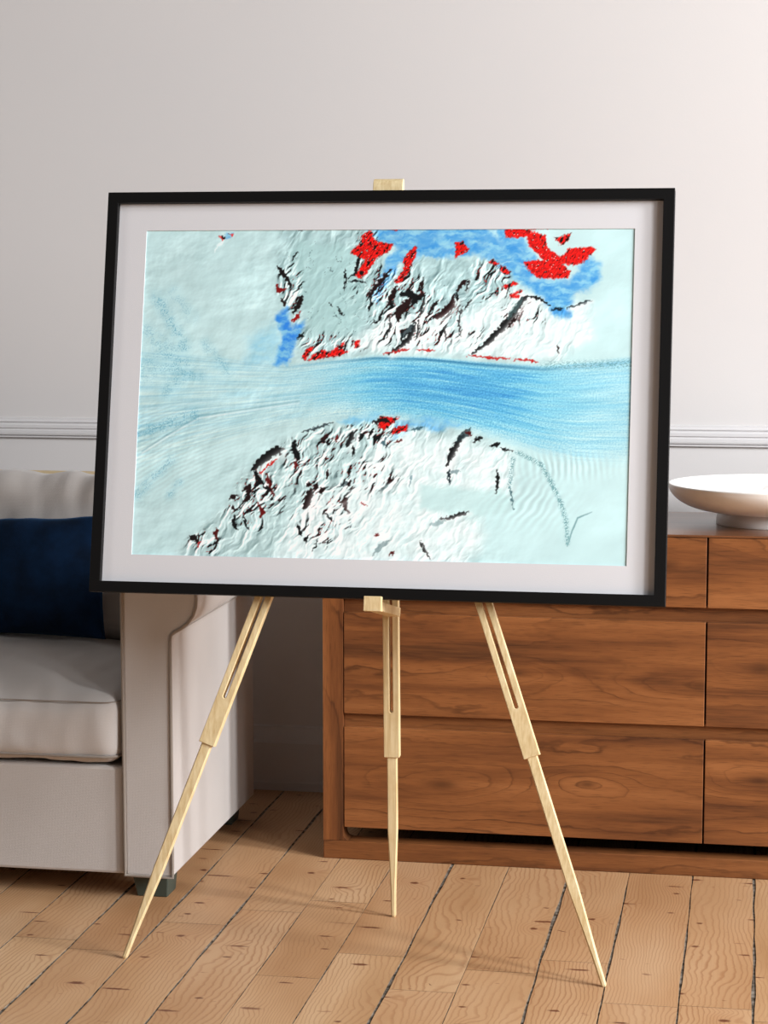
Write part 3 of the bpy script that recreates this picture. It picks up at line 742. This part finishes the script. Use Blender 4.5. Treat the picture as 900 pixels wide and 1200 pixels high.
# front rail and body below the cushions
box_part('base', LX0+.001, LX1-.001, SF+.006, SB-.02, .052, .262, FAB, sofa, 0, .006)
box_part('back', LX0+.001, LX1-.001, 4.272, SB, .265, .765, FAB, sofa, 0, .015)
tube('back_rail', [(LX0+.01+i*(LX1-LX0-.02)/12, 4.296, .7610) for i in range(13)], .0145, TAN, sofa)
mid = (LX0+LX1)/2
for k, (a, b) in enumerate(((mid+.003, LX1-.006), (LX0+.006, mid-.003))):
    c = soft_box('seat_cushion', a, b, SF-.008, 4.27, .266, .398, FAB, sofa, .034, .050, .012, seed=3+k, wr=.0055, ws=9, nx=72)
    for zz, rr in ((.389, .0011), (.283, .0026)):       # piping round the upper and lower edge of the cushion
        pts = []; x0, x1, y0, y1, cr = a+.002, b-.002, SF-.0105, 4.26, .034
        for (px, py, a0) in ((x1-cr, y0+cr, -90), (x1-cr, y1-cr, 0), (x0+cr, y1-cr, 90), (x0+cr, y0+cr, 180)):
            for q in range(6):
                an = math.radians(a0+q*18); pts.append((px+cr*math.cos(an), py+cr*math.sin(an)))
        dense = []
        for i in range(len(pts)):
            A, B = Vector((*pts[i], zz)), Vector((*pts[(i+1) % len(pts)], zz)); n = max(1, int((B-A).length/.03))
            for t in range(n): dense.append(A.lerp(B, t/n))
        tube('piping', dense, rr, PIPE, c, True)
    def lean(o, piv=(0, 4.22, .44), ang=8):
        for v in o.data.vertices:
            y, z = v.co.y-piv[1], v.co.z-piv[2]; s_, c_ = math.sin(math.radians(ang)), math.cos(math.radians(ang))
            v.co.y = piv[1]+y*c_+z*s_; v.co.z = piv[2]-y*s_+z*c_
    bc = soft_box('back_cushion', a+.006, b-.006, 4.165, 4.285, .425, .763, FAB, sofa, .045, .020, .014, crown_dir='y', seed=9+k, wr=.008, ws=8, nx=80, nz=48)
    lean(bc, ang=3)
    # gathers along the top seam
    for v in bc.data.vertices:
        t = max(0, (v.co.z-.69)/.1)
        v.co.z += .0035*t*math.sin(v.co.x*38+2*math.sin(v.co.x*13)); v.co.y += .0030*t*math.sin(v.co.x*44+1)
for x, y, sx in ((-1.135, 3.800, 1), (-1.146, 4.345, 1), (AX1+SXL+1.135, 3.800, -1), (AX1+SXL+1.146, 4.345, -1)):
    bm = bmesh.new(); t, b_ = .037, .030
    vt = [bm.verts.new((x+dx*t, y+dy*t, .056)) for dx, dy in ((-1,-1), (1,-1), (1,1), (-1,1))]
    vb = [bm.verts.new((x+dx*b_+.003*sx, y+dy*b_, 0)) for dx, dy in ((-1,-1), (1,-1), (1,1), (-1,1))]
    for i in range(4): bm.faces.new((vb[i], vb[(i+1) % 4], vt[(i+1) % 4], vt[i]))
    bm.faces.new(vt); bm.faces.new(vb[::-1]); bm_obj('leg', bm, DARK, sofa, False, 0, .002)
# ------------------------------------------------------------------ throw pillow
def pillow():
    w, h, t = .475, .255, .085; nx, nz = 70, 46
    base = Vector((-1.552, 4.066, .4485)); ang = math.radians(9)
    bm = bmesh.new(); F, B = [], []
    for side in (-1, 1):
        G = F if side < 0 else B
        for k in range(nz+1):
            row = []
            for i in range(nx+1):
                u, v = 2*i/nx-1, 2*k/nz-1
                edge = (i in (0, nx)) or (k in (0, nz))
                if side > 0 and edge: row.append(F[k][i]); continue
                pinch = 1-.045*(1-v*v)*abs(u)**6; pz = 1-.06*(1-u*u)**1.0*abs(v)**6
                x = u*w/2*pinch; z = (v*h/2)*pz
                th = t*((1-abs(u)**3)*(1-abs(v)**3))**.55
                g = math.sin(x*62+3*math.sin(x*19))*max(0, v-.55)**1.3*.012
                cr = (vnoise((x, side, z), 13, 5)*.007+vnoise((x*2.2, side, z*.6), 26, 8)*.0015)*(1-max(abs(u), abs(v))**6)
                z += .25*g+vnoise((x, 0, 0), 16, 2)*.006*max(0, v)
                y = side*(th/2+cr)+g*(1 if side < 0 else .3)
                y2 = y*math.cos(ang)+(z+h/2)*math.sin(ang); z2 = -y*math.sin(ang)+(z+h/2)*math.cos(ang)
                row.append(bm.verts.new(base+Vector((x, y2, z2))))
            G.append(row)
    for G, s in ((F, 1), (B, -1)):
        for k in range(nz):
            for i in range(nx):
                q = (G[k][i], G[k][i+1], G[k+1][i+1], G[k+1][i])
                bm.faces.new(q if s > 0 else q[::-1])
    o = bm_obj('throw_pillow', bm, VEL, None, True)
    o['label'] = 'dark navy blue velvet throw pillow propped on the pale grey sofa'; o['category'] = 'pillow'
pillow()
# ------------------------------------------------------------------ easel
EX, EY0, K = -.6535, 3.395, .2088          # axis, foot line and lean of the front legs
lean_a = math.atan(K)
easel = empty('tripod_easel', (EX, 3.5, 0), 'light beech wood tripod easel with slotted telescopic legs holding the picture', 'easel')
def leg(foot, top, name_seed, thick=.017, w=.029, z_low=.372, slot_z=.455, normal=None, w_low=.0185):
    """slotted upper bar with a narrower bar sliding below it"""
    foot, top = Vector(foot), Vector(top); d = (top-foot).normalized()
    n = Vector(normal).normalized(); n = (n-d*n.dot(d)).normalized(); s = d.cross(n).normalized()
    L = (top-foot).length; zz = lambda z: (z-foot.z)/d.z
    M = Matrix(((s.x, n.x, d.x, foot.x), (s.y, n.y, d.y, foot.y), (s.z, n.z, d.z, foot.z), (0, 0, 0, 1)))
    a, sl, e = zz(z_low), zz(slot_z), L
    sw = .0032
    # outline with the slot cut through: two cheeks joined below
    bm = bmesh.new(); 
    pts = [(-w/2, a), (w/2, a), (w/2, e), (sw, e)]
    pts += [(sw*math.cos(q*math.pi/6), sl-sw*math.sin(q*math.pi/6)) for q in range(7)]
    pts += [(-sw, e), (-w/2, e)]
    # x: across, y: thickness, z: along the leg
    add_prism(bm, pts, -thick/2, thick/2, 'y', M)
    up = bm_obj('leg', bm, WOOD_E, easel, False, name_seed, .0012)
    # inner bar, tapering to a rounded tip
    bm = bmesh.new(); rings = []; tl = w_low
    prof = [(0.0, .30, .30), (.0015, .42, .42), (.004, .50, .5), (.05, .56, .62), (.17, 1.0, 1.0), (a+.05, 1.0, 1.0)]
    for h, kx, ky in prof:
        hw, ht = tl/2*kx, .0115/2*ky if h > .1 else tl/2*kx*.92
        c = .30*min(hw, ht) if h > .1 else .62*min(hw, ht)
        o8 = [(hw-c, -ht), (hw, -ht+c), (hw, ht-c), (hw-c, ht), (-hw+c, ht), (-hw, ht-c), (-hw, -ht+c), (-hw+c, -ht)]
        rings.append([bm.verts.new(M @ Vector((x, y, h))) for x, y in o8])
    for A, B in zip(rings[:-1], rings[1:]):
        for i in range(8): bm.faces.new((A[i], A[(i+1) % 8], B[(i+1) % 8], B[i]))
    bm.faces.new(rings[0][::-1]); bm.faces.new(rings[-1])
    bm_obj('lower_leg', bm, WOOD_E, up, False, name_seed+2)
    return up
PYF = lambda z: EY0+.010+K*z             # mid plane of the front legs
nf = (0, 1, -K)
leg((-1.0750, PYF(0), 0), (-.6700, PYF(1.13), 1.13), 1, normal=nf)
leg((-.2330, PYF(0), 0), (-.6380, PYF(1.13), 1.13), 2, normal=nf)
leg((-.6500, 3.726, 0), (-.6545, 3.690, 1.20), 3, z_low=.308, slot_z=.396, normal=(0, 1, 0))
# head block the legs are pinned to, rounded at its top
bm = bmesh.new()
Mh = Matrix.Translation((0, EY0+.001, 0)) @ Matrix(((1,0,0,0), (0,1,K,0), (0,0,1,0), (0,0,0,1)))
hy0, hy1, ht = .0, .020, 1.3655
pts = [(hy0, 1.08), (hy1, 1.08)]+[(hy1-.0+(.0)*0, 1.345)]+[((hy0+hy1)/2+(hy1-hy0)/2*math.cos(a), 1.3515+.014*math.sin(a)) for a in [i*math.pi/8 for i in range(9)]]
add_prism(bm, [(y, z) for y, z in pts], EX-.0265, EX+.0270, 'x', Mh)
bm_obj('head_block', bm, WOOD_E, easel, False, 6, .0008)
bm = bmesh.new()
for sx in (-1, 1):
    r = []
    for y in (EY0+K*1.11-.004, EY0+K*1.11+.028):
        r.append([bm.verts.new((EX+sx*.014+.005*math.cos(q*math.pi/5), y, 1.11+.005*math.sin(q*math.pi/5))) for q in range(10)])
    for q in range(10): bm.faces.new((r[0][q], r[0][(q+1) % 10], r[1][(q+1) % 10], r[1][q]))
    bm.faces.new(r[0]); bm.faces.new(r[1][::-1])
bm_obj('pivot_pin', bm, flat('pin_steel', lin(150, 146, 140), .35, .5), easel)
# cross bar joining the front legs behind the picture
zc = .80; hx = .42-(.42-.0155)*zc/1.13
Mc = Mh
bm = bmesh.new(); add_box(bm, EX-hx-.012, EX+hx+.012, .0185, .030, zc-.014, zc+.014, Mc); bm_obj('cross_bar', bm, WOOD_E, easel, False, 7, .001)
# support arm from the centre leg out under the picture, tilted with it
fn = Vector((0, -math.cos(lean_a), math.sin(lean_a))); fu = Vector((0, math.sin(lean_a), math.cos(lean_a)))
org = Vector((-.6450, 3.3648+K*.6345, .6345))    # on the front plane of the picture, just at its lower edge
Ms = Matrix(((1, 0, 0, org.x), (0, fn.y, fu.y, org.y), (0, fn.z, fu.z, org.z), (0, 0, 0, 1)))
bm = bmesh.new(); add_box(bm, -.0155, .0155, .002, .016, -.020, .006, Ms); bm_obj('support_lip', bm, WOOD_E, easel, False, 8, .001)
bm = bmesh.new(); add_box(bm, -.0125, .0125, -.205, .0025, -.0185, -.0022, Ms); bm_obj('support_arm', bm, WOOD_E, easel, False, 9, .001)
# ------------------------------------------------------------------ framed picture
FW, FH, FD, BORD = 1.016, .7225, .0265, .0195
fc = Vector((-.6525, 3.3648+K*.6365, .6365))       # lower edge of the front face, centre
Mf = Matrix(((1, 0, 0, fc.x), (0, -fn.y, fu.y, fc.y), (0, -fn.z, fu.z, fc.z), (0, 0, 0, 1)))   # x right, y into the picture, z up its face
pic = empty('framed_picture', fc, 'large landscape glacier print in a black box frame with pale grey mount', 'picture')
def mitre(name, o0, o1, i0, i1, y0, y1, mat, parent, bevel=.0006):
    """rectangular ring; o = outer lower-left/upper-right, i = inner"""
    bm = bmesh.new()
    O = [(o0[0], o0[1]), (o1[0], o0[1]), (o1[0], o1[1]), (o0[0], o1[1])]; I = [(i0[0], i0[1]), (i1[0], i0[1]), (i1[0], i1[1]), (i0[0], i1[1])]
    V = {}
    for tag_, P_ in (('O', O), ('I', I)):
        for yi, y in enumerate((y0, y1)):
            for k, (x, z) in enumerate(P_): V[tag_, yi, k] = bm.verts.new(Mf @ Vector((x, y, z)))
    for k in range(4):
        j = (k+1) % 4
        bm.faces.new((V['O',0,k], V['O',0,j], V['I',0,j], V['I',0,k])); bm.faces.new((V['O',1,k], V['I',1,k], V['I',1,j], V['O',1,j]))
        bm.faces.new((V['O',0,k], V['O',1,k], V['O',1,j], V['O',0,j])); bm.faces.new((V['I',0,k], V['I',0,j], V['I',1,j], V['I',1,k]))
    return bm_obj(name, bm, mat, parent, False, 0, bevel)
hw = FW/2
mitre('frame', (-hw, 0), (hw, FH), (-hw+BORD, BORD), (hw-BORD, FH-BORD), 0, FD, FRAME_M, pic, .0008)
px0, px1, pz0, pz1 = -.4365, .4405, .0685, .6545      # the opening of the mount
mitre('mount', (-hw+BORD-.002, BORD-.002), (hw-BORD+.002, FH-BORD+.002), (px0, pz0), (px1, pz1), .0125, .0142, MAT_M, pic, 0)
bm = bmesh.new(); add_box(bm, -hw+BORD-.002, hw-BORD+.002, .0175, .0215, BORD-.002, FH-BORD+.002, Mf); bm_obj('backing_board', bm, flat('backing_board', lin(150, 120, 88), .9, .1), pic)
def build_print():
    NX, NZ = 720, 482
    u = np.linspace(0, 1, NX+1); v = np.linspace(1, 0, NZ+1)       # v = 1 first: from the top down
    U, V = np.meshgrid(u, 1-v)
    ink = paint(151+U*592.5, 268+V*395.0)
    x = px0-.003+U*(px1-px0+.006); z = pz1+.003-V*(pz1-pz0+.006); y = .01432
    R = np.array(Mf)
    co = np.stack([R[0,0]*x+R[0,1]*y+R[0,2]*z+R[0,3], R[1,0]*x+R[1,1]*y+R[1,2]*z+R[1,3], R[2,0]*x+R[2,1]*y+R[2,2]*z+R[2,3]], -1).reshape(-1, 3).astype(np.float32)
    idx = np.arange((NX+1)*(NZ+1)).reshape(NZ+1, NX+1)
    q = np.stack([idx[1:, :-1], idx[1:, 1:], idx[:-1, 1:], idx[:-1, :-1]], -1).reshape(-1).astype(np.int32)
    me = bpy.data.meshes.new('print'); me.vertices.add(len(co)); me.vertices.foreach_set('co', co.ravel())
    me.loops.add(len(q)); me.loops.foreach_set('vertex_index', q)
    nf_ = len(q)//4; me.polygons.add(nf_); me.polygons.foreach_set('loop_start', np.arange(0, len(q), 4, dtype=np.int32))
    me.update(calc_edges=True)
    at = me.attributes.new('ink', 'FLOAT_COLOR', 'POINT')
    c4 = np.ones((len(co), 4), np.float32); c4[:, :3] = ink.reshape(-1, 3); at.data.foreach_set('color', c4.ravel())
    link('print', me, mat_print(), pic)['label'] = 'aerial view of a pale blue glacier between snowy mountains with red rock patches'
build_print()
# ------------------------------------------------------------------ light and camera
w = bpy.data.worlds.new('room_light'); sc.world = w; w.use_nodes = True
w.node_tree.nodes['Background'].inputs[0].default_value = (1.0, .86, .78, 1); w.node_tree.nodes['Background'].inputs[1].default_value = WORLD
def area(name, loc, aim, sx, sy, power, col):
    l = bpy.data.lights.new(name, 'AREA'); l.shape = 'RECTANGLE'; l.size = sx; l.size_y = sy; l.energy = power; l.color = col
    o = bpy.data.objects.new(name, l); COL.objects.link(o); o.location = loc
    o.rotation_euler = (Vector(aim)-Vector(loc)).to_track_quat('-Z', 'Y').to_euler(); return o
for wy, k in ((3.70, KEY2), (2.45, KEY), (1.15, KEY), (-.7, KEY3)):      # three tall windows along the right-hand side, then an added lamp for frontal light
    area('window_and_fill_light', (4.0, wy, 2.70), (-1, wy+.7, .7), .62, 2.2, k, (.95, .975, 1.0))
area('left_fill_light', (-4.6, 1.2, 2.3), (-1.2, 4.3, .7), 1.0, 1.6, LEFT, (1.0, .97, .95))  # added fill lamp to brighten the left wall and sofa, not a window
area('room_fill', (-.8, -.8, 2.4), (-.8, 4, .7), 3.0, 2.0, FILL, (1.0, .97, .94))
cam = bpy.data.cameras.new('camera'); co = bpy.data.objects.new('camera', cam); COL.objects.link(co); sc.camera = co
co.location = (0, 0, CAM_H)
yaw, pitch = .177527, .109742
fwd = Vector((-math.sin(yaw)*math.cos(pitch), math.cos(yaw)*math.cos(pitch), -math.sin(pitch)))
co.rotation_euler = fwd.to_track_quat('-Z', 'Y').to_euler()
cam.sensor_fit = 'HORIZONTAL'; cam.sensor_width = 36; cam.lens = 36*2431.16/900; cam.clip_end = 60
sc.view_settings.view_transform = 'Standard'; sc.view_settings.look = 'None'; sc.view_settings.exposure = 0
